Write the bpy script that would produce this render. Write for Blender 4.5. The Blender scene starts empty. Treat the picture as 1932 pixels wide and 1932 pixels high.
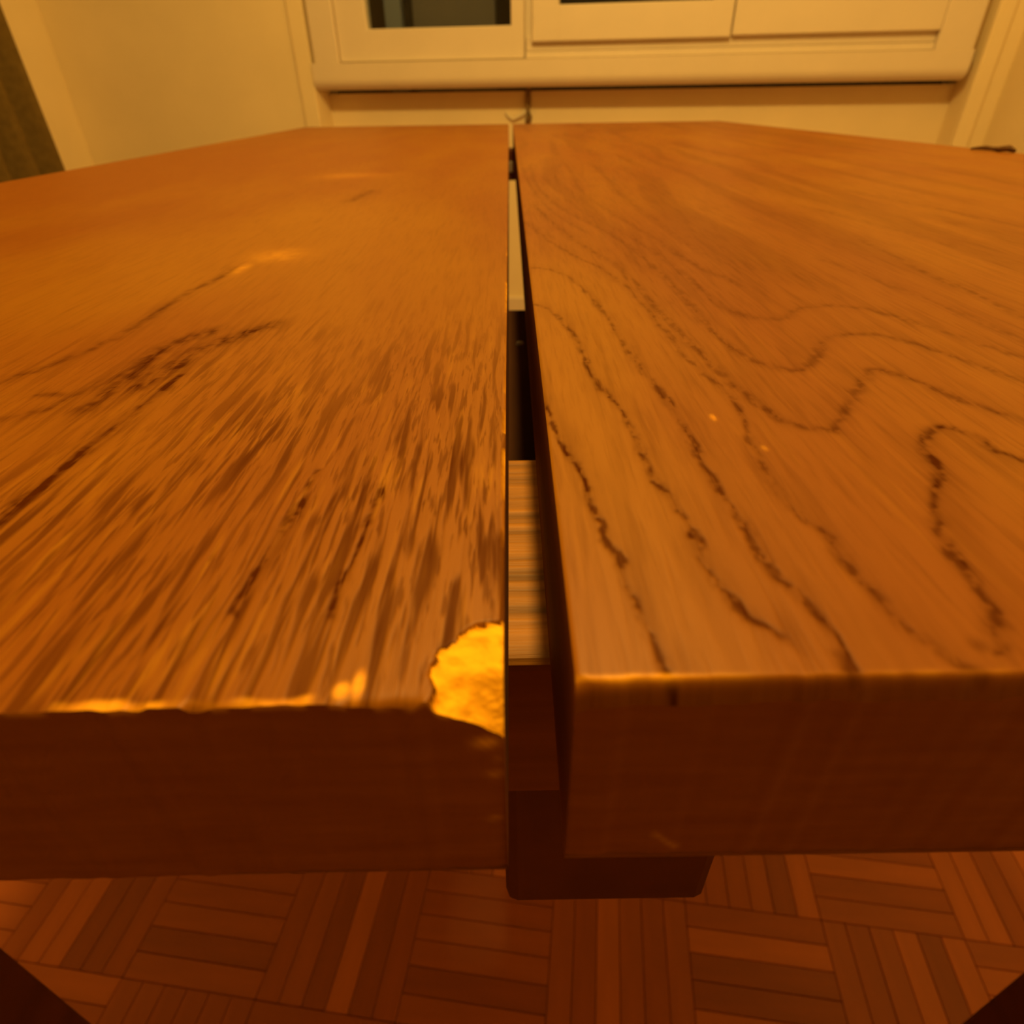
import bpy, bmesh, math, random
import numpy as np
from mathutils import Matrix, Vector

# ------------------------------------------------------------------ camera
sc = bpy.context.scene
C = sc.collection
TOP = 0.75                                   # table top height
CAM_H = TOP + 0.045
F_PX, PITCH, ROLL = 1143.0, math.atan(791.0 / 1143.0), 0.0155
cd = bpy.data.cameras.new('camera')
cam = bpy.data.objects.new('camera', cd)
C.objects.link(cam)
cd.sensor_fit = 'HORIZONTAL'
cd.sensor_width = 36.0
cd.lens = F_PX / 1932.0 * 36.0
cd.clip_start = 0.004
fw = Vector((0, math.cos(PITCH), -math.sin(PITCH)))
r0 = Vector((1, 0, 0))
u0 = r0.cross(fw)
rt = r0 * math.cos(ROLL) - u0 * math.sin(ROLL)
up = r0 * math.sin(ROLL) + u0 * math.cos(ROLL)
m = Matrix((rt, up, -fw)).transposed().to_4x4()
m.translation = Vector((0, 0, CAM_H))
cam.matrix_world = m
cd.dof.use_dof = True
cd.dof.focus_distance = 0.115
cd.dof.aperture_fstop = 24.0
sc.camera = cam

# ------------------------------------------------------------------ light
sc.view_settings.view_transform = 'Standard'
sc.view_settings.look = 'None'
sc.view_settings.gamma = 1.0
sc.view_settings.use_curve_mapping = False
sc.view_settings.exposure = 0.0
w = bpy.data.worlds.new('night')
sc.world = w
w.use_nodes = True
w.node_tree.nodes['Background'].inputs[0].default_value = (0.35, 0.45, 0.7, 1)
w.node_tree.nodes['Background'].inputs[1].default_value = 0.012
ld = bpy.data.lights.new('ceiling_bulb_light', 'POINT')
ld.energy = 82.0
ld.color = (1.0, 0.625, 0.145)
ld.shadow_soft_size = 0.06
lo = bpy.data.objects.new('ceiling_bulb_light', ld)
lo.location = (0.09, 0.62, 1.93)
C.objects.link(lo)

YAW = math.radians(8.0)                      # the room is turned 8 degrees to the table
rng = random.Random(7)

# ------------------------------------------------------------------ helpers
def mat(name, col, rough=0.6, spec=0.3, noise=0.0, scale=30.0, stretch=(1, 1, 1), bump=0.0):
    M = bpy.data.materials.new(name)
    M.use_nodes = True
    nt = M.node_tree
    b = nt.nodes['Principled BSDF']
    b.inputs['Base Color'].default_value = (*col, 1)
    b.inputs['Roughness'].default_value = rough
    b.inputs['Specular IOR Level'].default_value = spec
    if noise or bump:
        tc = nt.nodes.new('ShaderNodeTexCoord')
        mp = nt.nodes.new('ShaderNodeMapping')
        mp.inputs['Scale'].default_value = stretch
        nz = nt.nodes.new('ShaderNodeTexNoise')
        nz.inputs['Scale'].default_value = scale
        nz.inputs['Detail'].default_value = 4
        nt.links.new(tc.outputs['Object'], mp.inputs['Vector'])
        nt.links.new(mp.outputs['Vector'], nz.inputs['Vector'])
        if noise:
            rp = nt.nodes.new('ShaderNodeValToRGB')
            rp.color_ramp.elements[0].position = 0.3
            rp.color_ramp.elements[1].position = 0.7
            rp.color_ramp.elements[0].color = (*[c * (1 - noise) for c in col], 1)
            rp.color_ramp.elements[1].color = (*[min(1, c * (1 + noise)) for c in col], 1)
            nt.links.new(nz.outputs['Fac'], rp.inputs['Fac'])
            nt.links.new(rp.outputs['Color'], b.inputs['Base Color'])
        if bump:
            bp = nt.nodes.new('ShaderNodeBump')
            bp.inputs['Strength'].default_value = bump
            bp.inputs['Distance'].default_value = 0.002
            nt.links.new(nz.outputs['Fac'], bp.inputs['Height'])
            nt.links.new(bp.outputs['Normal'], b.inputs['Normal'])
    return M

def mesh_obj(name, verts, faces, material, parent=None, smooth=False):
    me = bpy.data.meshes.new(name)
    me.from_pydata(verts, [], faces)
    me.update()
    if material:
        me.materials.append(material)
    if smooth:
        for p in me.polygons:
            p.use_smooth = True
    o = bpy.data.objects.new(name, me)
    C.objects.link(o)
    if parent:
        o.parent = parent
    return o

def bm_obj(name, bm, material, parent=None, smooth=False):
    me = bpy.data.meshes.new(name)
    bmesh.ops.recalc_face_normals(bm, faces=bm.faces[:])
    bm.to_mesh(me)
    bm.free()
    if material:
        me.materials.append(material)
    if smooth:
        for p in me.polygons:
            p.use_smooth = True
    o = bpy.data.objects.new(name, me)
    C.objects.link(o)
    if parent:
        o.parent = parent
    return o

def add_box(bm, x0, x1, y0, y1, z0, z1, bevel=0.0, seg=2):
    vs = [bm.verts.new(p) for p in ((x0, y0, z0), (x1, y0, z0), (x1, y1, z0), (x0, y1, z0),
                                    (x0, y0, z1), (x1, y0, z1), (x1, y1, z1), (x0, y1, z1))]
    fs = [bm.faces.new([vs[i] for i in q]) for q in
          ((0, 3, 2, 1), (4, 5, 6, 7), (0, 1, 5, 4), (1, 2, 6, 5), (2, 3, 7, 6), (3, 0, 4, 7))]
    if bevel:
        es = {e for f in fs for e in f.edges}
        bmesh.ops.bevel(bm, geom=list(es), offset=bevel, segments=seg, profile=0.5, affect='EDGES')
    return bm

def box(name, material, parent, x0, x1, y0, y1, z0, z1, bevel=0.0, seg=2):
    return bm_obj(name, add_box(bmesh.new(), x0, x1, y0, y1, z0, z1, bevel, seg), material, parent)

def add_tube(bm, pts, radii, n=10, squash=1.0):
    rings = []
    pts = [Vector(p) for p in pts]
    for i, p in enumerate(pts):
        t = (pts[min(i + 1, len(pts) - 1)] - pts[max(i - 1, 0)]).normalized()
        a = t.cross(Vector((0, 0, 1)))
        if a.length < 1e-4:
            a = t.cross(Vector((1, 0, 0)))
        a.normalize()
        b = t.cross(a)
        r = radii[i]
        rings.append([bm.verts.new(p + a * r * math.cos(k * 2 * math.pi / n) + b * r * squash * math.sin(k * 2 * math.pi / n)) for k in range(n)])
    for i in range(len(rings) - 1):
        for k in range(n):
            bm.faces.new((rings[i][k], rings[i][(k + 1) % n], rings[i + 1][(k + 1) % n], rings[i + 1][k]))
    bm.faces.new(rings[0][::-1])
    bm.faces.new(rings[-1])

def empty(name, loc=(0, 0, 0), rz=0.0):
    o = bpy.data.objects.new(name, None)
    o.location = loc
    o.rotation_euler = (0, 0, rz)
    o.empty_display_size = 0.1
    C.objects.link(o)
    return o

def tag(o, label, cat, group=None):
    o['label'] = label
    o['category'] = cat
    if group:
        o['group'] = group
    return o

def struct(o, label=None):
    o['kind'] = 'structure'
    if label:
        o['label'] = label
    if o.parent is None:
        o.rotation_euler = (0, 0, -YAW)
    return o

# ------------------------------------------------------------------ materials
WALL = mat('warm_white_plaster', (0.90, 0.76, 0.50), 0.85, 0.2, noise=0.03, scale=6, bump=0.05)
PAINT = mat('gloss_white_paint', (0.80, 0.70, 0.58), 0.42, 0.4, noise=0.02, scale=9)
PARQ = [mat('parquet_oak', c, 0.5, 0.3, noise=0.10, scale=60, stretch=(1, 0.12, 1)) for c in
        ((0.29, 0.072, 0.011), (0.268, 0.064, 0.009), (0.370, 0.098, 0.015), (0.230, 0.055, 0.008))]
SUBFLOOR = mat('parquet_joint', (0.16, 0.038, 0.006), 0.9, 0.1)
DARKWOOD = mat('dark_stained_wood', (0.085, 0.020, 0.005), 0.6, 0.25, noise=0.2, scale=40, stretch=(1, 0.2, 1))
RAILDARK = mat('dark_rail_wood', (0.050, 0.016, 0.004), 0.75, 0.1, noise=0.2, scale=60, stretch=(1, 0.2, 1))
CURTAIN = mat('olive_brown_cloth', (0.17, 0.115, 0.035), 0.95, 0.05, noise=0.15, scale=50)
REFL_BOARD = mat('grey_reflection', (0.16, 0.15, 0.16), 0.7, 0.2, noise=0.05, scale=8)  # grey of an added board that imitates a reflection
REFL_BAR = mat('blue_grey_reflection', (0.22, 0.26, 0.36), 0.6, 0.2, noise=0.05, scale=8)  # blue-grey of an added bar that imitates a reflection
NIGHT = mat('dark_facade', (0.02, 0.02, 0.024), 0.9, 0.1, noise=0.1, scale=5)
STRAP = mat('brown_webbing', (0.26, 0.17, 0.07), 0.9, 0.1, noise=0.1, scale=300)
CORD = mat('pale_cord', (0.85, 0.78, 0.6), 0.7, 0.2, noise=0.05, scale=200)
STUB = mat('dark_brown_scrap', (0.10, 0.045, 0.010), 0.7, 0.2, noise=0.3, scale=300, bump=0.3)
SCREW = mat('dull_steel', (0.35, 0.3, 0.25), 0.45, 0.5, noise=0.1, scale=300)

# crosswise grain of the frame under the leaves
BEAM_SHADED = mat('beam_shaded_wood', (0.17, 0.048, 0.006), 0.7, 0.15, noise=0.12, scale=300, stretch=(0.05, 1, 1))  # darker copy of the beam wood, shade put into the colour
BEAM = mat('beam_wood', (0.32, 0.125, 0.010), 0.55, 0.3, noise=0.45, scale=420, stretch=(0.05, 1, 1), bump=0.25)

G = bpy.data.materials.new('glass_pane')
G.use_nodes = True
nt = G.node_tree
nt.nodes.clear()
out = nt.nodes.new('ShaderNodeOutputMaterial')
mx = nt.nodes.new('ShaderNodeMixShader')
fr = nt.nodes.new('ShaderNodeFresnel')
fr.inputs['IOR'].default_value = 1.45
tr = nt.nodes.new('ShaderNodeBsdfTransparent')
tr.inputs[0].default_value = (0.94, 0.96, 0.95, 1)
gl = nt.nodes.new('ShaderNodeBsdfGlossy')
gl.inputs['Roughness'].default_value = 0.02
nt.links.new(fr.outputs[0], mx.inputs[0])
nt.links.new(tr.outputs[0], mx.inputs[1])
nt.links.new(gl.outputs[0], mx.inputs[2])
nt.links.new(mx.outputs[0], out.inputs[0])

def leaf_material(name, streak_scale):
    """oak top: grain lines, raw wood and tone come from the mesh, fine streaks from noise"""
    M = bpy.data.materials.new(name)
    M.use_nodes = True
    t = M.node_tree
    L = t.links.new
    b = t.nodes['Principled BSDF']
    tc = t.nodes.new('ShaderNodeTexCoord')
    def attr(a):
        n = t.nodes.new('ShaderNodeAttribute')
        n.attribute_name = a
        return n.outputs['Fac']
    def noise(sc3, detail=3, rough=0.55, dist=0.0):
        mp = t.nodes.new('ShaderNodeMapping')
        mp.inputs['Scale'].default_value = sc3
        n = t.nodes.new('ShaderNodeTexNoise')
        n.inputs['Scale'].default_value = 1.0
        n.inputs['Detail'].default_value = detail
        n.inputs['Roughness'].default_value = rough
        n.inputs['Distortion'].default_value = dist
        L(tc.outputs['Object'], mp.inputs['Vector'])
        L(mp.outputs['Vector'], n.inputs['Vector'])
        return n.outputs['Fac']
    def ramp(f, a, c):
        r = t.nodes.new('ShaderNodeMapRange')
        r.interpolation_type = 'SMOOTHSTEP'
        r.inputs['From Min'].default_value = a
        r.inputs['From Max'].default_value = c
        L(f, r.inputs['Value'])
        return r.outputs['Result']
    def math_(op, a, c):
        n = t.nodes.new('ShaderNodeMath')
        n.operation = op
        for i, v in enumerate((a, c)):
            if isinstance(v, (int, float)):
                n.inputs[i].default_value = v
            else:
                L(v, n.inputs[i])
        return n.outputs[0]
    def mix(f, a, c):
        n = t.nodes.new('ShaderNodeMix')
        n.data_type = 'RGBA'
        L(f, n.inputs['Factor'])
        for k, v in ((6, a), (7, c)):
            if isinstance(v, tuple):
                n.inputs[k].default_value = (*v, 1)
            else:
                L(v, n.inputs[k])
        return n.outputs[2]
    tone = math_('ADD', attr('tone'), math_('MULTIPLY', math_('SUBTRACT', noise((26, 9, 1), 3), 0.5), 1.1))
    tone = ramp(tone, 0.0, 1.0)
    col = mix(tone, (0.208, 0.061, 0.0008), (0.268, 0.106, 0.0012))
    st1 = ramp(noise((streak_scale, streak_scale * 0.075, 1), 2, 0.5, 0.25), 0.49, 0.64)
    st2 = ramp(noise((streak_scale * 2.3, streak_scale * 0.22, 3), 2, 0.5, 0.1), 0.51, 0.66)
    pore = math_('MAXIMUM', st1, math_('MULTIPLY', st2, 0.7))
    pore = math_('MULTIPLY', pore, attr('streak'))
    light = math_('MULTIPLY', ramp(noise((streak_scale * 1.3, streak_scale * 0.1, 7), 2, 0.5, 0.2), 0.55, 0.75), attr('streak'))
    col = mix(math_('MULTIPLY', light, 0.8), col, (0.335, 0.136, 0.002))
    fine = math_('MULTIPLY', ramp(noise((900, 60, 1), 2), 0.45, 0.75), 0.16)
    dark = math_('MINIMUM', math_('ADD', math_('ADD', math_('MULTIPLY', pore, 0.85), math_('MULTIPLY', attr('grain'), 0.85)), fine), 1.0)
    col = mix(dark, col, (0.058, 0.0130, 0.0006))
    rawc = mix(ramp(noise((260, 260, 260), 4), 0.35, 0.65), (0.62, 0.26, 0.012), (0.95, 0.46, 0.024))
    col = mix(attr('raw'), col, rawc)
    L(col, b.inputs['Base Color'])
    b.inputs['Roughness'].default_value = 0.46
    L(math_('SUBTRACT', 0.20, math_('MULTIPLY', dark, 0.19)), b.inputs['Specular IOR Level'])
    bp = t.nodes.new('ShaderNodeBump')
    bp.inputs['Strength'].default_value = 0.14
    bp.inputs['Distance'].default_value = 0.0006
    L(math_('SUBTRACT', 1.0, dark), bp.inputs['Height'])
    L(bp.outputs['Normal'], b.inputs['Normal'])
    return M

LEAF_L = leaf_material('straight_grained_oak', 620)
LEAF_R = leaf_material('cathedral_grained_oak', 420)

def end_material():
    M = mat('end_grain', (0.13, 0.052, 0.012), 0.7, 0.2)
    t = M.node_tree
    b = t.nodes['Principled BSDF']
    tc = t.nodes.new('ShaderNodeTexCoord')
    mp = t.nodes.new('ShaderNodeMapping')
    mp.inputs['Rotation'].default_value = (0, math.radians(38), 0)
    mp.inputs['Scale'].default_value = (60, 1, 420)
    nz = t.nodes.new('ShaderNodeTexNoise')
    nz.inputs['Scale'].default_value = 1.0
    nz.inputs['Detail'].default_value = 3
    rp = t.nodes.new('ShaderNodeValToRGB')
    rp.color_ramp.elements[0].position = 0.3
    rp.color_ramp.elements[1].position = 0.75
    rp.color_ramp.elements[0].color = (0.175, 0.048, 0.007, 1)
    rp.color_ramp.elements[1].color = (0.220, 0.068, 0.010, 1)
    at = t.nodes.new('ShaderNodeAttribute')
    at.attribute_name = 'raw'
    mixn = t.nodes.new('ShaderNodeMix')
    mixn.data_type = 'RGBA'
    mixn.inputs[7].default_value = (0.80, 0.42, 0.03, 1)
    t.links.new(tc.outputs['Object'], mp.inputs['Vector'])
    t.links.new(mp.outputs['Vector'], nz.inputs['Vector'])
    t.links.new(nz.outputs['Fac'], rp.inputs['Fac'])
    t.links.new(rp.outputs['Color'], mixn.inputs[6])
    t.links.new(at.outputs['Fac'], mixn.inputs['Factor'])
    t.links.new(mixn.outputs[2], b.inputs['Base Color'])
    return M
END = end_material()
RAW = mat('raw_splintered_wood', (0.92, 0.46, 0.016), 0.85, 0.1, noise=0.12, scale=420, bump=0.4)

# ------------------------------------------------------------------ room shell (own frame: s across, d away, z up)
S0, S1, D0, DW, DN, H = -2.03, 1.25, -2.2, 2.545, 2.66, 2.5
NL, NR = -1.045, 1.15                        # the window recess
WT = 2.05                                    # top of the window
floor = struct(box('floor', SUBFLOOR, None, S0 - 0.1, S1 + 0.1, D0 - 0.1, DN + 0.1, -0.06, -0.008), 'reddish mosaic parquet floor in basket weave squares')
CEIL = mat('dimmed_ceiling_paint', (0.55, 0.47, 0.34), 0.9, 0.1, noise=0.03, scale=4)  # unseen ceiling and front wall coloured darker to cut bounced light
ceiling = struct(box('ceiling', CEIL, None, S0 - 0.1, S1 + 0.1, D0 - 0.1, DN + 0.1, H, H + 0.06))
wl = struct(box('wall_left', WALL, None, S0 - 0.1, S0, D0 - 0.1, DN + 0.1, 0, H))
wr = struct(box('wall_right', WALL, None, S1, S1 + 0.1, D0 - 0.1, DN + 0.1, 0, H))
wf = struct(box('wall_front', CEIL, None, S0, S1, D0 - 0.1, D0, 0, H))
bm = bmesh.new()
add_box(bm, S0, NL - 0.06, DW, DN + 0.1, 0, H)
add_box(bm, NL - 0.06, NL, DW + 0.02, DN + 0.1, 0, H)
add_box(bm, NR, S1, DW + 0.012, DN + 0.1, 0, H)
add_box(bm, NL, NR, DW + 0.03, DN + 0.1, WT, H)
add_box(bm, NL, NR, DN, DN + 0.1, 0, 0.80)
wb = struct(bm_obj('wall_back', bm, WALL), 'cream plastered wall with a recess below the window')
t1 = struct(box('trim_1', WALL, None, NL - 0.058, NL, DW - 0.012, DW + 0.02, 0, WT, 0.004), 'narrow cream casing strip left of the window')
t2 = struct(box('trim_2', WALL, None, NR, NR + 0.05, DW - 0.006, DW + 0.012, 0, WT, 0.004), 'narrow cream casing strip right of the window')
bb = struct(box('baseboard_back', PAINT, None, NL, NR, DN - 0.014, DN, 0, 0.07, 0.004))

# parquet: squares of six strips, alternating direction
SQ = 0.155
NSTR = 6
A0, B0 = -0.004, 0.197
prot = {}
for hv in (0, 1):
    L, W = SQ - 0.0006, SQ / NSTR - 0.0006
    for k in range(4):
        bmx = add_box(bmesh.new(), -W / 2, W / 2, -L / 2, L / 2, -0.008, 0, 0.0006, 1)
        me = bpy.data.meshes.new('parquet_strip')
        bmesh.ops.recalc_face_normals(bmx, faces=bmx.faces[:])
        bmx.to_mesh(me)
        bmx.free()
        me.materials.append(PARQ[k])
        prot[(hv, k)] = me
rows, cols = range(-16, 17), range(-14, 9)
fv, ff, fm = [], [], []
strip_rng = random.Random(11)
for j in rows:
    for i in cols:
        vertical = (i + j) % 2 == 0
        s0, d0 = A0 + i * SQ, B0 + j * SQ
        near = -5 <= i <= 4 and -1 <= j <= 2
        for q in range(NSTR):
            k = strip_rng.choice((0, 0, 1, 1, 2, 3))
            if (i, j) == (-2, 0):
                k = (1, 0, 3, 2, 3, 1)[q]
            if (i, j) == (2, 0):
                k = (0, 1, 0, 2, 3, 2)[q]
            off = (q + 0.5) * SQ / NSTR
            cx, cy = (s0 + off, d0 + SQ / 2) if vertical else (s0 + SQ / 2, d0 + off)
            if cx < S0 or cx > S1 or cy < D0 or cy > DN:
                continue
            dz = strip_rng.uniform(-0.0004, 0.0)
            if near:
                o = bpy.data.objects.new('parquet_strip', prot[(0 if vertical else 1, k)])
                o.location = (cx, cy, dz)
                o.rotation_euler = (0, 0, 0 if vertical else math.pi / 2)
                o.parent = floor
                C.objects.link(o)
            else:
                hl, hw = SQ / 2 - 0.0003, SQ / NSTR / 2 - 0.0003
                hx, hy = (hw, hl) if vertical else (hl, hw)
                b0 = len(fv)
                fv += [(cx + a * hx, cy + c * hy, z) for z in (-0.0085, dz) for a, c in ((-1, -1), (1, -1), (1, 1), (-1, 1))]
                ff += [tuple(b0 + n for n in qd) for qd in ((4, 5, 6, 7), (0, 1, 5, 4), (1, 2, 6, 5), (2, 3, 7, 6), (3, 0, 4, 7))]
                fm += [k] * 5
pf = mesh_obj('parquet_field', fv, ff, PARQ[0], floor)
for k in (1, 2, 3):
    pf.data.materials.append(PARQ[k])
pf.data.polygons.foreach_set('material_index', fm)
pf['kind'] = 'stuff'

# ------------------------------------------------------------------ window
win = struct(empty('window_1', (0, 0, 0)), 'wide cream painted three part window with a deep rounded sill')
# sill board: rounded lower front edge
bm = bmesh.new()
prof = [(0.0, 0.888)]
r = 0.032
for k in range(7):
    a = k / 6 * math.pi / 2
    prof.append((r - r * math.cos(a), 0.81 + r - r * math.sin(a)))
prof += [(0.135, 0.81), (0.135, 0.888)]
ra = [bm.verts.new((NL + 0.003, 2.525 + p, z)) for p, z in prof]
rb = [bm.verts.new((NR - 0.034, 2.525 + p, z)) for p, z in prof]
for k in range(len(prof)):
    bm.faces.new((ra[k], ra[(k + 1) % len(prof)], rb[(k + 1) % len(prof)], rb[k]))
bm.faces.new(ra)
bm.faces.new(rb[::-1])
sill = bm_obj('window_sill', bm, PAINT, win)
sill['label'] = 'thick cream window sill with rounded lower edge'
box('frame_stile', PAINT, win, -1.03, -0.94, 2.527, 2.62, 0.886, WT, 0.004)
box('frame_stile', PAINT, win, 1.0, 1.112, 2.527, 2.62, 0.886, WT, 0.004)
box('frame_rail', PAINT, win, -1.03, 1.112, 2.527, 2.62, 1.98, WT, 0.004)
box('frame_rail', PAINT, win, -0.286, 1.0, 2.540, 2.62, 0.889, 0.908, 0.003)
box('frame_rail', PAINT, win, -0.286, 1.0, 2.548, 2.62, 0.909, 0.95, 0.003)
box('frame_stile', PAINT, win, -0.292, -0.262, 2.572, 2.62, 0.889, 1.98, 0.002)
box('reveal_board', WALL, win, 1.112, NR, 2.60, 2.62, 0.886, WT)
box('reveal_board', WALL, win, NL, -1.03, 2.56, 2.58, 0.886, WT)

def sash(s0, s1, z0, z1, p0, p1, pz0, d0, d1, pd):
    bm = bmesh.new()
    add_box(bm, s0, p0, d0, d1, z0, z1, 0.004)
    add_box(bm, p1, s1, d0, d1, z0, z1, 0.004)
    add_box(bm, p0 - 0.004, p1 + 0.004, d0, d1, z0, pz0, 0.004)
    add_box(bm, p0 - 0.004, p1 + 0.004, d0, d1, z1 - 0.08, z1, 0.004)
    s = bm_obj('sash', bm, PAINT, win)
    box('pane', G, s, p0 - 0.003, p1 + 0.003, pd, pd + 0.004, pz0 - 0.003, z1 - 0.076)
    return s
sash(-0.938, -0.292, 0.890, 1.978, -0.83, -0.336, 0.979, 2.542, 2.60, 2.565)['label'] = 'left fixed sash with the lowest pane'
sash(-0.264, 0.372, 0.932, 1.978, -0.177, 0.307, 1.026, 2.522, 2.58, 2.55)
sash(0.376, 0.998, 0.936, 1.978, 0.46, 0.88, 1.027, 2.522, 2.58, 2.55)

# behind the glass: dark wall, plus uprights added in place of reflected stripes
struct(box('wall_outside', NIGHT, None, -2.6, 2.4, 3.6, 3.7, 0, 3.2), 'dark wall outside seen through the window panes')
o = tag(box('reflection_bar', REFL_BAR, None, -0.838, -0.776, 2.79, 2.85, 0, 2.4, 0.004), 'blue-grey upright bar standing in for a reflection in the left window pane', 'reflection_bar')
o.rotation_euler = (0, 0, -YAW)
o = empty('reflection_screen', (0, 0, 0), -YAW)
tag(o, 'grey-brown board standing in for a reflection in the left window pane, right of the bar', 'reflection_panel')
box('reflection_board', REFL_BOARD, o, -0.742, -0.432, 2.83, 2.86, 0, 2.4, 0.003)
box('reflection_edge', NIGHT, o, -0.772, -0.742, 2.82, 2.87, 0, 2.4, 0.003)

# strap and cord below the sill
bm = bmesh.new()
pts = [(-0.288, 2.652, 0.815), (-0.290, 2.650, 0.79), (-0.289, 2.646, 0.765), (-0.286, 2.642, 0.742), (-0.287, 2.646, 0.722), (-0.290, 2.652, 0.700)]
add_tube(bm, pts, [0.009, 0.0095, 0.011, 0.014, 0.013, 0.011], 8, 0.3)
o = tag(bm_obj('strap', bm, STRAP, smooth=True), 'brown strap hanging against the wall below the window sill', 'strap')
o.rotation_euler = (0, 0, -YAW)
bm = bmesh.new()
pts = [(-0.375, 2.655, 0.735), (-0.362, 2.652, 0.722), (-0.345, 2.648, 0.714), (-0.325, 2.646, 0.722), (-0.308, 2.646, 0.730), (-0.298, 2.648, 0.742)]
add_tube(bm, pts, [0.003, 0.0045, 0.005, 0.0055, 0.005, 0.004], 8)
o = tag(bm_obj('cord', bm, CORD, smooth=True), 'short pale cord beside the brown strap below the sill', 'cord')
o.rotation_euler = (0, 0, -YAW)

# curtain along the left wall
cv, cf = [], []
nd, nz = 110, 14
for iz in range(nz + 1):
    z = 0.02 + iz / nz * 2.35
    for i in range(nd + 1):
        d = 0.9 + i / nd * 1.33
        a = 0.035 + 0.008 * (1 - z / 2.4)
        s = -1.925 + a * math.sin(d * 2 * math.pi / 0.115 + 0.5 * math.sin(d * 7)) + 0.006 * math.sin(z * 3 + d * 9)
        cv.append((s, d, z))
for iz in range(nz):
    for i in range(nd):
        a = iz * (nd + 1) + i
        cf.append((a, a + 1, a + nd + 2, a + nd + 1))
o = mesh_obj('curtain', cv, cf, CURTAIN, smooth=True)
md = o.modifiers.new('thickness', 'SOLIDIFY')
md.thickness = 0.003
tag(o, 'dark olive brown curtain hanging in folds at the left wall', 'curtain')
o.rotation_euler = (0, 0, -YAW)

# ------------------------------------------------------------------ table
table = empty('extending_table', (0, 0, 0))
tag(table, 'worn oak extending table with two leaves and a narrow gap between them', 'table')
BOT = 0.7185

_tab = np.random.RandomState(5).rand(256, 256)
def vn(x, y, seed=0):
    """smooth value noise 0..1 on arrays"""
    x = x + seed * 17.31
    y = y + seed * 9.17
    xi = np.floor(x).astype(int)
    yi = np.floor(y).astype(int)
    fx = x - xi
    fy = y - yi
    fx = fx * fx * (3 - 2 * fx)
    fy = fy * fy * (3 - 2 * fy)
    g = lambda a, b: _tab[a & 255, b & 255]
    return (g(xi, yi) * (1 - fx) + g(xi + 1, yi) * fx) * (1 - fy) + (g(xi, yi + 1) * (1 - fx) + g(xi + 1, yi + 1) * fx) * fy

def smooth(a, b, x):
    t = np.clip((x - a) / (b - a), 0, 1)
    return t * t * (3 - 2 * t)

def poly_dist(X, Y, pts):
    best = np.full(X.shape, 1e9)
    side = np.zeros(X.shape)
    for (x0, y0), (x1, y1) in zip(pts[:-1], pts[1:]):
        dx, dy = x1 - x0, y1 - y0
        l2 = dx * dx + dy * dy
        t = np.clip(((X - x0) * dx + (Y - y0) * dy) / l2, 0, 1)
        d = np.hypot(X - x0 - t * dx, Y - y0 - t * dy)
        s = np.sign((X - x0) * dy - (Y - y0) * dx)
        nearer = d < best
        best = np.where(nearer, d, best)
        side = np.where(nearer, s, side)
    return best, side

def dense(pts, n=4):
    """Catmull-Rom through the points"""
    P = [np.array(p) for p in pts]
    P = [2 * P[0] - P[1]] + P + [2 * P[-1] - P[-2]]
    outp = []
    for i in range(1, len(P) - 2):
        for k in range(n):
            t = k / n
            a, b, c, d = P[i - 1], P[i], P[i + 1], P[i + 2]
            outp.append(tuple(0.5 * (2 * b + (c - a) * t + (2 * a - 5 * b + 4 * c - d) * t * t + (3 * b - a - 3 * c + d) * t ** 3)))
    outp.append(tuple(P[-2]))
    return outp

def series(first, growth, total):
    v = [0.0]
    while v[-1] < total:
        v.append(v[-1] + first + growth * v[-1])
    v = np.array(v)
    return v * (total / v[-1])

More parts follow.
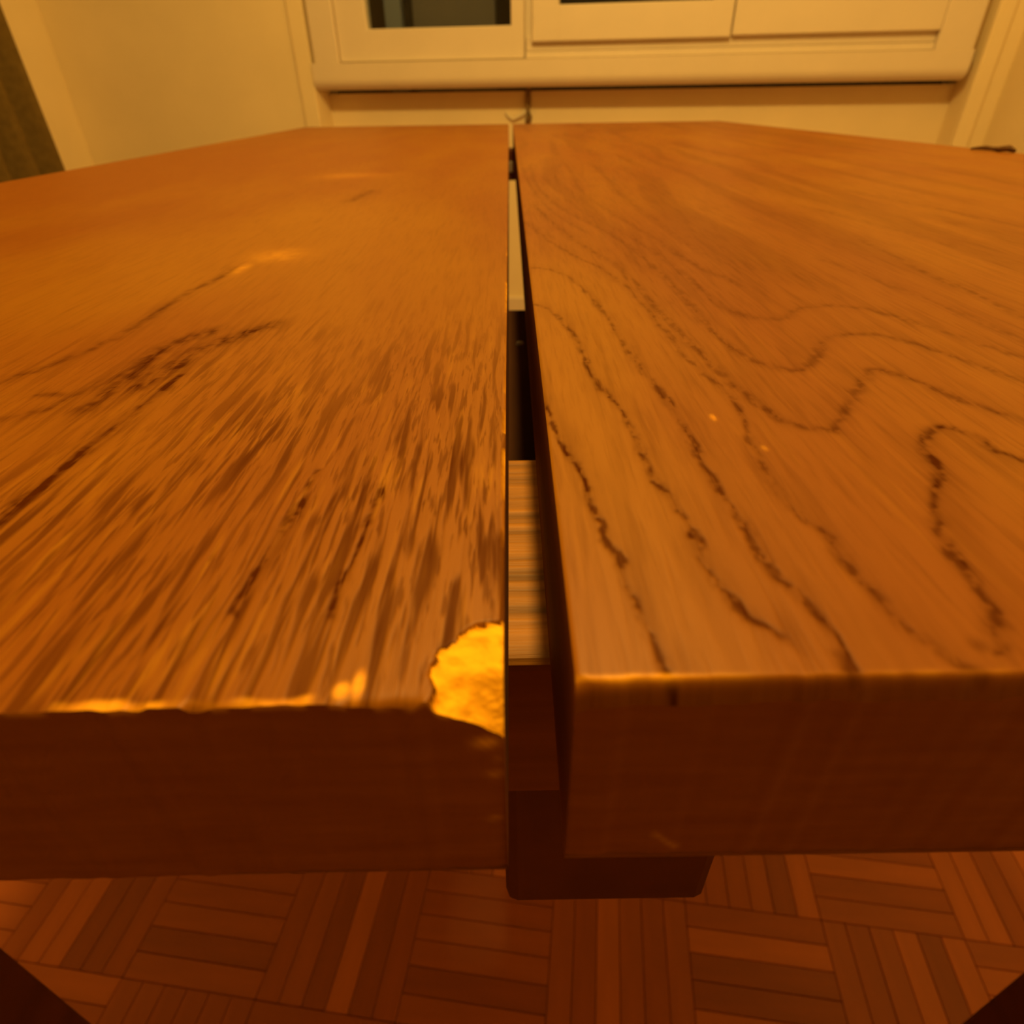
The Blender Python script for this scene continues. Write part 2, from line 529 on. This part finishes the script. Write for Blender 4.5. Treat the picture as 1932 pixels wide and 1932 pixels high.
# grain lines, in metres on the table top
RIGHT_LINES = [
    ([(0.0058, 0.0987), (0.0080, 0.0847), (0.0102, 0.0742), (0.0107, 0.0655), (0.0122, 0.0565), (0.0128, 0.0508), (0.0136, 0.0443), (0.0143, 0.0400), (0.0149, 0.0368)], 0.00042, 1.0),
    ([(0.0068, 0.1587), (0.0112, 0.1516), (0.0147, 0.1335), (0.0161, 0.1104), (0.0186, 0.0971), (0.0197, 0.0899), (0.0197, 0.0826), (0.0203, 0.0718), (0.0222, 0.0639), (0.0224, 0.0547), (0.0232, 0.0492), (0.0247, 0.0452), (0.0265, 0.0425)], 0.00050, 0.8),
    ([(0.0068, 0.1990), (0.0147, 0.1937), (0.0207, 0.1733), (0.0236, 0.1467), (0.0248, 0.1262), (0.0267, 0.1074), (0.0284, 0.0896), (0.0281, 0.0759), (0.0292, 0.0626), (0.0296, 0.0541), (0.0310, 0.0470), (0.0320, 0.0417), (0.0315, 0.0374)], 0.00055, 0.75),
    ([(0.0072, 0.2788), (0.0188, 0.2254), (0.0293, 0.1941), (0.0338, 0.1646), (0.0356, 0.1344), (0.0363, 0.1179), (0.0392, 0.0996), (0.0368, 0.0804), (0.0361, 0.0713), (0.0370, 0.0635), (0.0385, 0.0590), (0.0386, 0.0511), (0.0396, 0.0452), (0.0409, 0.0408), (0.0437, 0.0372)], 0.00055, 0.62),
    ([(0.0120, 0.33), (0.0240, 0.245), (0.0344, 0.1961), (0.0378, 0.144), (0.0401, 0.1156), (0.0433, 0.0951), (0.0468, 0.0880), (0.0515, 0.0869), (0.0558, 0.0926), (0.0621, 0.1011), (0.0703, 0.1109), (0.0752, 0.1067), (0.0779, 0.0982), (0.0835, 0.0887), (0.090, 0.078)], 0.00085, 0.62),
    ([(0.095, 0.060), (0.0746, 0.0760), (0.0725, 0.0826), (0.0704, 0.0872), (0.0656, 0.0855), (0.0626, 0.0796), (0.0597, 0.0720), (0.0548, 0.0643), (0.0519, 0.0565), (0.0508, 0.0499), (0.0499, 0.0458), (0.0468, 0.0400)], 0.00065, 0.85),
    ([(0.0178, 0.5298), (0.0172, 0.4143), (0.0204, 0.3568), (0.0272, 0.3044), (0.0366, 0.2641), (0.0435, 0.2193), (0.0460, 0.1746), (0.0459, 0.1415), (0.0477, 0.1236), (0.0511, 0.1144), (0.0562, 0.1115), (0.0628, 0.1198), (0.0691, 0.1293), (0.0798, 0.1323), (0.0879, 0.1218), (0.0948, 0.1047), (0.105, 0.085)], 0.0009, 0.60),
    ([(0.0358, 0.5269), (0.0299, 0.4127), (0.0323, 0.3195), (0.0403, 0.2759), (0.0477, 0.2322), (0.0517, 0.1926), (0.0532, 0.1586), (0.0582, 0.1449), (0.0657, 0.1445), (0.075, 0.154), (0.0888, 0.150), (0.0983, 0.1279), (0.1050, 0.1124)], 0.0010, 0.5),
    ([(0.0653, 0.5222), (0.0631, 0.4218), (0.0602, 0.3524), (0.0624, 0.2869), (0.064, 0.235), (0.068, 0.200), (0.078, 0.19)], 0.0014, 0.45),
    ([(0.0450, 0.53), (0.0432, 0.4539), (0.0408, 0.3647), (0.0476, 0.2952), (0.054, 0.245), (0.058, 0.20), (0.066, 0.172)], 0.0011, 0.5),
    ([(0.0840, 0.51), (0.081, 0.42), (0.082, 0.35)], 0.0016, 0.4),
    ([(0.0105, 0.62), (0.0118, 0.47), (0.0145, 0.385), (0.0200, 0.310), (0.0300, 0.255)], 0.0008, 0.5),
    ([(0.1270, 0.24), (0.1243, 0.2019), (0.1226, 0.1817), (0.1226, 0.1647), (0.1208, 0.1417), (0.118, 0.118)], 0.0013, 0.65),
    ([(0.100, 0.205), (0.105, 0.175), (0.108, 0.150), (0.110, 0.125)], 0.0012, 0.45),
    ([(0.14, 0.30), (0.15, 0.24), (0.155, 0.20), (0.155, 0.16)], 0.0018, 0.5),
    ([(0.17, 0.40), (0.19, 0.31), (0.20, 0.24)], 0.0024, 0.45),
]
LEFT_LINES = [
    ([(-0.0940, 0.088), (-0.0878, 0.0956), (-0.0836, 0.0976), (-0.0798, 0.1053), (-0.0752, 0.122)], 0.0012, 0.55),
    ([(-0.100, 0.110), (-0.0936, 0.1235), (-0.0896, 0.1442), (-0.0903, 0.1715), (-0.0876, 0.1949), (-0.0882, 0.2052)], 0.0011, 0.55),
    ([(-0.0754, 0.0994), (-0.0747, 0.1127), (-0.0758, 0.1308), (-0.0695, 0.1412)], 0.0019, 0.75),
    ([(-0.0706, 0.1087), (-0.0684, 0.1194), (-0.0680, 0.1287), (-0.0636, 0.1354), (-0.0563, 0.1465)], 0.0019, 0.8),
    ([(-0.0878, 0.1056), (-0.0838, 0.1055)], 0.0010, 0.6),
    ([(-0.0811, 0.3486), (-0.0776, 0.3892)], 0.0024, 0.5),
    ([(-0.0675, 0.0551), (-0.0669, 0.0651), (-0.0665, 0.0758), (-0.0660, 0.0890), (-0.0648, 0.1137)], 0.0007, 0.8),
    ([(-0.0300, 0.047), (-0.0296, 0.055), (-0.0285, 0.064), (-0.0284, 0.076)], 0.00045, 0.75),
    ([(-0.0192, 0.046), (-0.0190, 0.056), (-0.0182, 0.064), (-0.0184, 0.072)], 0.00040, 0.75),
]

def build_leaf(side, material, label):
    near_y = 0.0353 if side < 0 else 0.0365
    far_y = 1.2566
    if side < 0:
        gap_n, gap_f, out_n, out_f = -0.0011, 0.0046, -0.330, -0.352
    else:
        gap_n, gap_f, out_n, out_f = 0.0057, 0.0118, 0.440, 0.371
    us = series(0.00015, 0.0062, 1.0 * 0.36) / 0.36
    vs = series(0.00018, 0.0062, far_y - near_y)
    U, V = np.meshgrid(us, vs)
    fr_ = V / (far_y - near_y)
    gx = gap_n + (gap_f - gap_n) * fr_
    ox = out_n + (out_f - out_n) * fr_
    X = gx + (ox - gx) * U
    Y = near_y + V
    Z = np.full(X.shape, TOP)
    nr, nc = X.shape
    front = np.exp(-V / 0.004)                              # falls off from the front edge
    if side < 0:
        Y -= front * 0.0006 * np.clip((-0.001 - X) / 0.045, 0, 1.4)
    Y += front * 0.00035 * (vn(X / 0.0016, X * 0, 3) - 0.5)
    # ---- grain
    jx = X + 0.0011 * (vn(X / 0.0017, Y / 0.0035, 1) - 0.5) + 0.0006 * (vn(X / 0.0006, Y / 0.0012, 2) - 0.5) * np.exp(-V / 0.2)
    jy = Y + 0.0014 * (vn(X / 0.0020, Y / 0.0030, 4) - 0.5)
    grain = np.zeros(X.shape)
    for pts, sig, amp in (LEFT_LINES if side < 0 else RIGHT_LINES):
        p = dense(pts, 3)
        d, sd = poly_dist(jx, jy, p)
        pore = 0.25 + 0.95 * smooth(0.32, 0.68, 0.62 * vn(X / 0.0013, Y / 0.0022, 6) + 0.38 * vn(X / 0.0005, Y / 0.0008, 7))
        s2 = np.where(sd > 0, sig * 1.0, sig * 2.8) if side > 0 else sig
        g = 0.85 * amp * pore * np.exp(-(d / (sig * 1.25)) ** 2) + 0.26 * amp * np.exp(-(d / (s2 * 2.4)) ** 2)
        grain = np.maximum(grain, g)
    if side > 0:
        grain = grain * (1 - 0.42 * smooth(0.07, 0.20, Y))
    if side < 0:
        streak = smooth(0.175, 0.06, Y) * smooth(-0.14, -0.02, X) * (0.42 + 0.60 * vn(X / 0.009, Y / 0.025, 8))
        streak = streak + 0.09
        grain = grain * (0.75 + 0.4 * vn(X / 0.004, Y / 0.012, 9))
    else:
        streak = 0.10 + 0.10 * vn(X / 0.02, Y / 0.05, 8)
        grain = np.maximum(grain, 0.22 * smooth(0.5, 0.8, vn((X + 0.02 * vn(X / 0.05, Y / 0.12, 14)) / 0.010, Y / 0.16, 15)) * smooth(0.10, 0.2, Y))
    # ---- tone: lighter and redder areas of the wood
    tone = np.full(X.shape, 0.42)
    def blob(cx, cy, rx, ry, a):
        nonlocal tone
        tone = tone + a * np.exp(-((X - cx) / rx) ** 2 - ((Y - cy) / ry) ** 2)
    if side < 0:
        blob(-0.085, 0.26, 0.05, 0.12, 0.50)
        blob(-0.04, 0.20, 0.03, 0.08, 0.15)
        blob(-0.30, 0.55, 0.14, 0.30, -0.45)
        blob(-0.10, 0.13, 0.05, 0.03, -0.25)
        blob(-0.02, 0.045, 0.02, 0.02, 0.12)
        blob(-0.05, 0.05, 0.02, 0.03, -0.12)
    else:
        blob(0.014, 0.15, 0.014, 0.06, 0.55)
        blob(0.010, 0.095, 0.008, 0.03, 0.30)
        blob(0.02, 0.06, 0.015, 0.02, 0.10)
        blob(0.06, 0.20, 0.03, 0.08, -0.30)
        blob(0.12, 0.45, 0.06, 0.20, -0.20)
        blob(0.18, 0.33, 0.05, 0.08, 0.30)
        blob(0.06, 0.045, 0.03, 0.02, -0.20)
    # ---- raw wood: worn edges, a painted highlight on the right leaf's edge, flecks, the broken corner
    raw = np.zeros(X.shape)
    edge_n = vn(X / 0.0022, X * 0 + 3.3, 11)
    gd = np.abs(X - gx)
    if side < 0:
        raw = np.maximum(raw, 0.75 * smooth(0.0011, 0.0003, V - 0.0009 * (edge_n - 0.45)) * smooth(0.38, 0.72, vn(X / 0.0035, X * 0, 12)))
        spk = vn(Y / 0.005, Y * 0 + 1.7, 13)
        zone = np.exp(-((Y - 0.185) / 0.035) ** 2) + 0.9 * np.exp(-((Y - 0.085) / 0.018) ** 2)
        raw = np.maximum(raw, 0.7 * smooth(0.0007, 0.0002, gd) * smooth(0.45, 0.65, spk) * np.clip(zone, 0, 1))
        for cx, cy, rx, ry in ((-0.0159, 0.0366, 0.0008, 0.0010), (-0.0145, 0.0372, 0.0006, 0.0018)):
            raw = np.maximum(raw, 0.95 * np.exp(-(((X - cx) / rx) ** 2 + ((Y - cy) / ry) ** 2) ** 2))
        for cx, cy, rx, ry, a in ((-0.0850, 0.203, 0.0022, 0.007, 0.34), (-0.0790, 0.222, 0.009, 0.010, 0.26), (-0.105, 0.47, 0.022, 0.016, 0.16)):
            raw = np.maximum(raw, a * np.exp(-(((X - cx) / rx) ** 2 + ((Y - cy) / ry) ** 2)))
        # broken corner
        a = np.clip((X + 0.0101) / 0.0091, 0, 1)
        b = np.clip(1 - (Y - 0.0353) / 0.0102, 0, 1)
        outline = smooth(0.40, 0.48, a ** 0.60 * b ** 0.26 + 0.16 * (vn(X / 0.0016, Y / 0.0022, 20) - 0.5) + 0.05 * (vn(X / 0.0005, Y / 0.0007, 21) - 0.5))
        chip = outline * (Y < 0.047)
        fdrop = np.clip(1 - (Y - 0.0353) / 0.0042, 0, 1)
        drop = 0.0005 + 0.0048 * (a ** 1.5) * fdrop ** 1.2 + 0.0007 * (vn(X / 0.0012, Y / 0.0012, 22) - 0.4)
        Z -= chip * np.clip(drop, 0, 1)
        # bites out of the gap edge and the front edge
        Z -= 0.0006 * smooth(0.0006, 0.0001, gd) * smooth(0.5, 0.7, spk) * np.clip(zone, 0, 1)
        Z -= 0.0007 * np.exp(-V / 0.0004) * smooth(0.45, 0.8, vn(X / 0.0024, X * 0, 23))
    else:
        chip = np.zeros(X.shape)
        wear_highlight = 0.55 * np.exp(-((V - 0.0011) / 0.00038) ** 2) * (0.35 + 0.8 * smooth(0.35, 0.65, edge_n)) * (0.25 + 0.9 * smooth(0.022, 0.013, X))  # pale edge line: wear with the rounded edge's highlight put into colour
        raw = np.maximum(raw, wear_highlight)
        for cx, cy, rx, ry, a in ((0.0338, 0.0918, 0.0005, 0.0012, 0.6), (0.0386, 0.0810, 0.0005, 0.0010, 0.25), (0.0440, 0.0400, 0.0009, 0.0009, 0.0)):
            raw = np.maximum(raw, a * np.exp(-(((X - cx) / rx) ** 2 + ((Y - cy) / ry) ** 2) ** 2))
        grain = np.maximum(grain, 0.55 * np.exp(-(((X - 0.0455) / 0.0011) ** 2 + ((Y - 0.0408) / 0.0011) ** 2)))
        # eased front edge and corner
        v = np.clip(1 - V / 0.0012, 0, 1)
        Z -= 0.0026 * v ** 1.6 * (0.85 + 0.3 * edge_n)
        cr = np.clip(1 - np.hypot(gd, V) / 0.0016, 0, 1)
        Z -= 0.0012 * cr
        grain = np.maximum(grain, 0.35 * smooth(0.0008, 0.0004, V))
    Z -= 0.00003 * np.clip(grain, 0, 1)
    Z -= 0.00025 * np.exp(-gd / 0.00025)
    # ---- mesh
    top = np.stack([X, Y, Z], -1).reshape(-1, 3)
    ii = np.arange(nr * nc).reshape(nr, nc)
    q = np.stack([ii[:-1, :-1], ii[:-1, 1:], ii[1:, 1:], ii[1:, :-1]], -1)
    if side < 0:
        q = q[..., ::-1]
    cf_ = 0.25 * (chip[:-1, :-1] + chip[:-1, 1:] + chip[1:, 1:] + chip[1:, :-1])
    is_chip = cf_ > 0.5
    parts = [top]
    faces = [q[~is_chip].reshape(-1, 4)]
    mats = [np.zeros(len(faces[0]), int)]
    A = {'grain': [np.clip(grain, 0, 1).ravel()], 'raw': [np.clip(raw, 0, 1).ravel()], 'tone': [tone.ravel()], 'streak': [np.clip(streak, 0, 1).ravel()]}
    base = len(top)
    # front end-grain face
    nf = 34
    w_ = np.linspace(0, 1, nf)[:, None]
    FX = np.repeat(X[:1], nf, 0)
    FY = np.repeat(Y[:1], nf, 0) + 0.0004 * w_
    FZ = Z[:1] * (1 - w_) + BOT * w_
    FR = np.zeros(FX.shape)
    if side < 0:
        for cx, cz, rx, rz, a in ((-0.0021, 0.7382, 0.0009, 0.0006, 0.30), (-0.0024, 0.7297, 0.0008, 0.0005, 0.25), (-0.0018, 0.7409, 0.0006, 0.0006, 0.15), (-0.0028, 0.7437, 0.0012, 0.0007, 0.8)):
            FR = np.maximum(FR, a * np.exp(-(((FX - cx) / rx) ** 2 + ((FZ - cz) / rz) ** 2)))
        lip = 0.0006 + 0.0008 * smooth(0.5, 0.8, vn(FX / 0.003, FX * 0, 31))
        FR = np.maximum(FR, 0.5 * smooth(-lip * 0.4, 0, FZ - Z[:1] - 0 * lip) * smooth(0.5, 0.7, vn(FX / 0.0018, FX * 0, 32)))
    else:
        t = np.clip((FX - 0.0163) / 0.0026, 0, 1)
        dd = np.hypot(FX - (0.0163 + 0.0026 * t), (FZ - (0.7232 - 0.0030 * t)))
        FR = np.maximum(FR, 0.22 * np.exp(-(dd / 0.0006) ** 2))
    fi = base + np.arange(nf * nc).reshape(nf, nc)
    fq = np.stack([fi[:-1, :-1], fi[1:, :-1], fi[1:, 1:], fi[:-1, 1:]], -1).reshape(-1, 4)
    if side < 0:
        fq = fq[:, ::-1]
    parts.append(np.stack([FX, FY, FZ], -1).reshape(-1, 3))
    faces.append(fq)
    mats.append(np.ones(len(fq), int))
    A['raw'].append(FR.ravel())
    for k in ('grain', 'tone', 'streak'):
        A[k].append(np.zeros(nf * nc))
    base += nf * nc
    # gap side, outer side, far end: two-row strips; bottom quad
    def strip(px, py, pz, flip):
        nonlocal base
        n = len(px)
        P = np.concatenate([np.stack([px, py, pz], -1), np.stack([px, py, np.full(n, BOT)], -1)])
        i0 = base + np.arange(n)
        i1 = i0 + n
        f_ = np.stack([i0[:-1], i1[:-1], i1[1:], i0[1:]], -1)
        parts.append(P)
        faces.append(f_[:, ::-1] if flip else f_)
        mats.append(np.ones(len(f_), int))
        for k in A:
            A[k].append(np.zeros(2 * n))
        base += 2 * n
    strip(X[:, 0], Y[:, 0], Z[:, 0], side > 0)
    strip(X[:, -1], Y[:, -1], Z[:, -1], side < 0)
    strip(X[-1], Y[-1], Z[-1], side > 0)
    P = np.array([[X[a, b], Y[a, b], BOT] for a, b in ((0, 0), (-1, 0), (-1, -1), (0, -1))])
    parts.append(P)
    faces.append(np.array([[base, base + 1, base + 2, base + 3]]) if side > 0 else np.array([[base + 3, base + 2, base + 1, base]]))
    mats.append(np.ones(1, int))
    for k in A:
        A[k].append(np.zeros(4))
    def make(name, P, Fc, Mi, ms, attrs, parent):
        used, inv = np.unique(Fc.ravel(), return_inverse=True)
        P = P[used]
        me = bpy.data.meshes.new(name)
        me.vertices.add(len(P))
        me.vertices.foreach_set('co', P.astype(np.float32).ravel())
        me.loops.add(len(inv))
        me.loops.foreach_set('vertex_index', inv.astype(np.int32).ravel())
        me.polygons.add(len(Fc))
        me.polygons.foreach_set('loop_start', np.arange(0, 4 * len(Fc), 4, dtype=np.int32))
        me.polygons.foreach_set('loop_total', np.full(len(Fc), 4, dtype=np.int32))
        for m_ in ms:
            me.materials.append(m_)
        me.polygons.foreach_set('material_index', Mi.astype(np.int32))
        me.polygons.foreach_set('use_smooth', np.ones(len(Fc), dtype=bool))
        for k, v_ in attrs.items():
            at = me.attributes.new(k, 'FLOAT', 'POINT')
            at.data.foreach_set('value', v_[used].astype(np.float32))
        me.update()
        me.validate()
        o = bpy.data.objects.new(name, me)
        C.objects.link(o)
        o.parent = parent
        return o
    allp = np.concatenate(parts)
    attrs = {k: np.concatenate(v_) for k, v_ in A.items()}
    leaf = make('table_leaf', allp, np.concatenate(faces), np.concatenate(mats), [material, END], attrs, table)
    leaf['label'] = label
    if is_chip.any():
        cq = q[is_chip].reshape(-1, 4)
        ch = make('splintered_corner', top, cq, np.zeros(len(cq), int), [RAW], {}, leaf)
        ch['label'] = 'bright yellow splintered corner of bare wood'
    return leaf

build_leaf(-1, LEAF_L, 'left leaf with straight grain and a splintered front corner')
build_leaf(1, LEAF_R, 'right leaf with sweeping arched grain and eased front edge')

# under-frame
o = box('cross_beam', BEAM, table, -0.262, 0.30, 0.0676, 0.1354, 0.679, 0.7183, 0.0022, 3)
o.data.materials.append(BEAM_SHADED)
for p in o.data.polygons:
    p.material_index = 0 if p.normal.z > 0.3 else 1  # upward faces keep the wood, the rest take its painted shade
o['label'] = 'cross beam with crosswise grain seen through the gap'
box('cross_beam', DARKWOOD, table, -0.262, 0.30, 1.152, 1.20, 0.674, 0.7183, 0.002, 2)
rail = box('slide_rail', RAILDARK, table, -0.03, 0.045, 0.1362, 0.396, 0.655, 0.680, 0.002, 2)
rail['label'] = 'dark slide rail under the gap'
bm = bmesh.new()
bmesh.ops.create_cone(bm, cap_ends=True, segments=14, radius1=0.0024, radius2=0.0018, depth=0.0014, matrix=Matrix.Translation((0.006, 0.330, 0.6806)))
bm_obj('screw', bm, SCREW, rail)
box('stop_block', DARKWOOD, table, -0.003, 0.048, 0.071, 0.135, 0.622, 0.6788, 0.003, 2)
bm = bmesh.new()
add_box(bm, 0.004, 0.011, 1.1500, 1.1520, 0.686, 0.702, 0.0008)
bm_obj('latch_plate', bm, SCREW, table)
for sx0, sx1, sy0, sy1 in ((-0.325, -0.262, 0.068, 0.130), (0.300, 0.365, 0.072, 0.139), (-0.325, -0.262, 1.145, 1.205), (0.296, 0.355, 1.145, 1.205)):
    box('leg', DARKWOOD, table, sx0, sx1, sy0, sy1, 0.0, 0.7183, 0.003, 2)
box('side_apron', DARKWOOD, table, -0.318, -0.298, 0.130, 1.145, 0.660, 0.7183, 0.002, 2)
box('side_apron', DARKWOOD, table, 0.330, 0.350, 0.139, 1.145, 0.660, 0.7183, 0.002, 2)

# small dark scrap near the right edge of the table
bm = bmesh.new()
add_tube(bm, [(0.3925, 0.592, TOP + 0.0012), (0.394, 0.586, TOP + 0.0020), (0.3960, 0.580, TOP + 0.0026), (0.3985, 0.574, TOP + 0.0022), (0.4005, 0.569, TOP + 0.0022), (0.4030, 0.562, TOP + 0.0033), (0.4045, 0.556, TOP + 0.0016)],
         [0.0008, 0.0013, 0.0018, 0.0015, 0.0021, 0.0024, 0.0012], 10)
o = bm_obj('scrap', bm, STUB, smooth=True)
tag(o, 'small dark brown scrap lying near the right edge of the table', 'scrap')
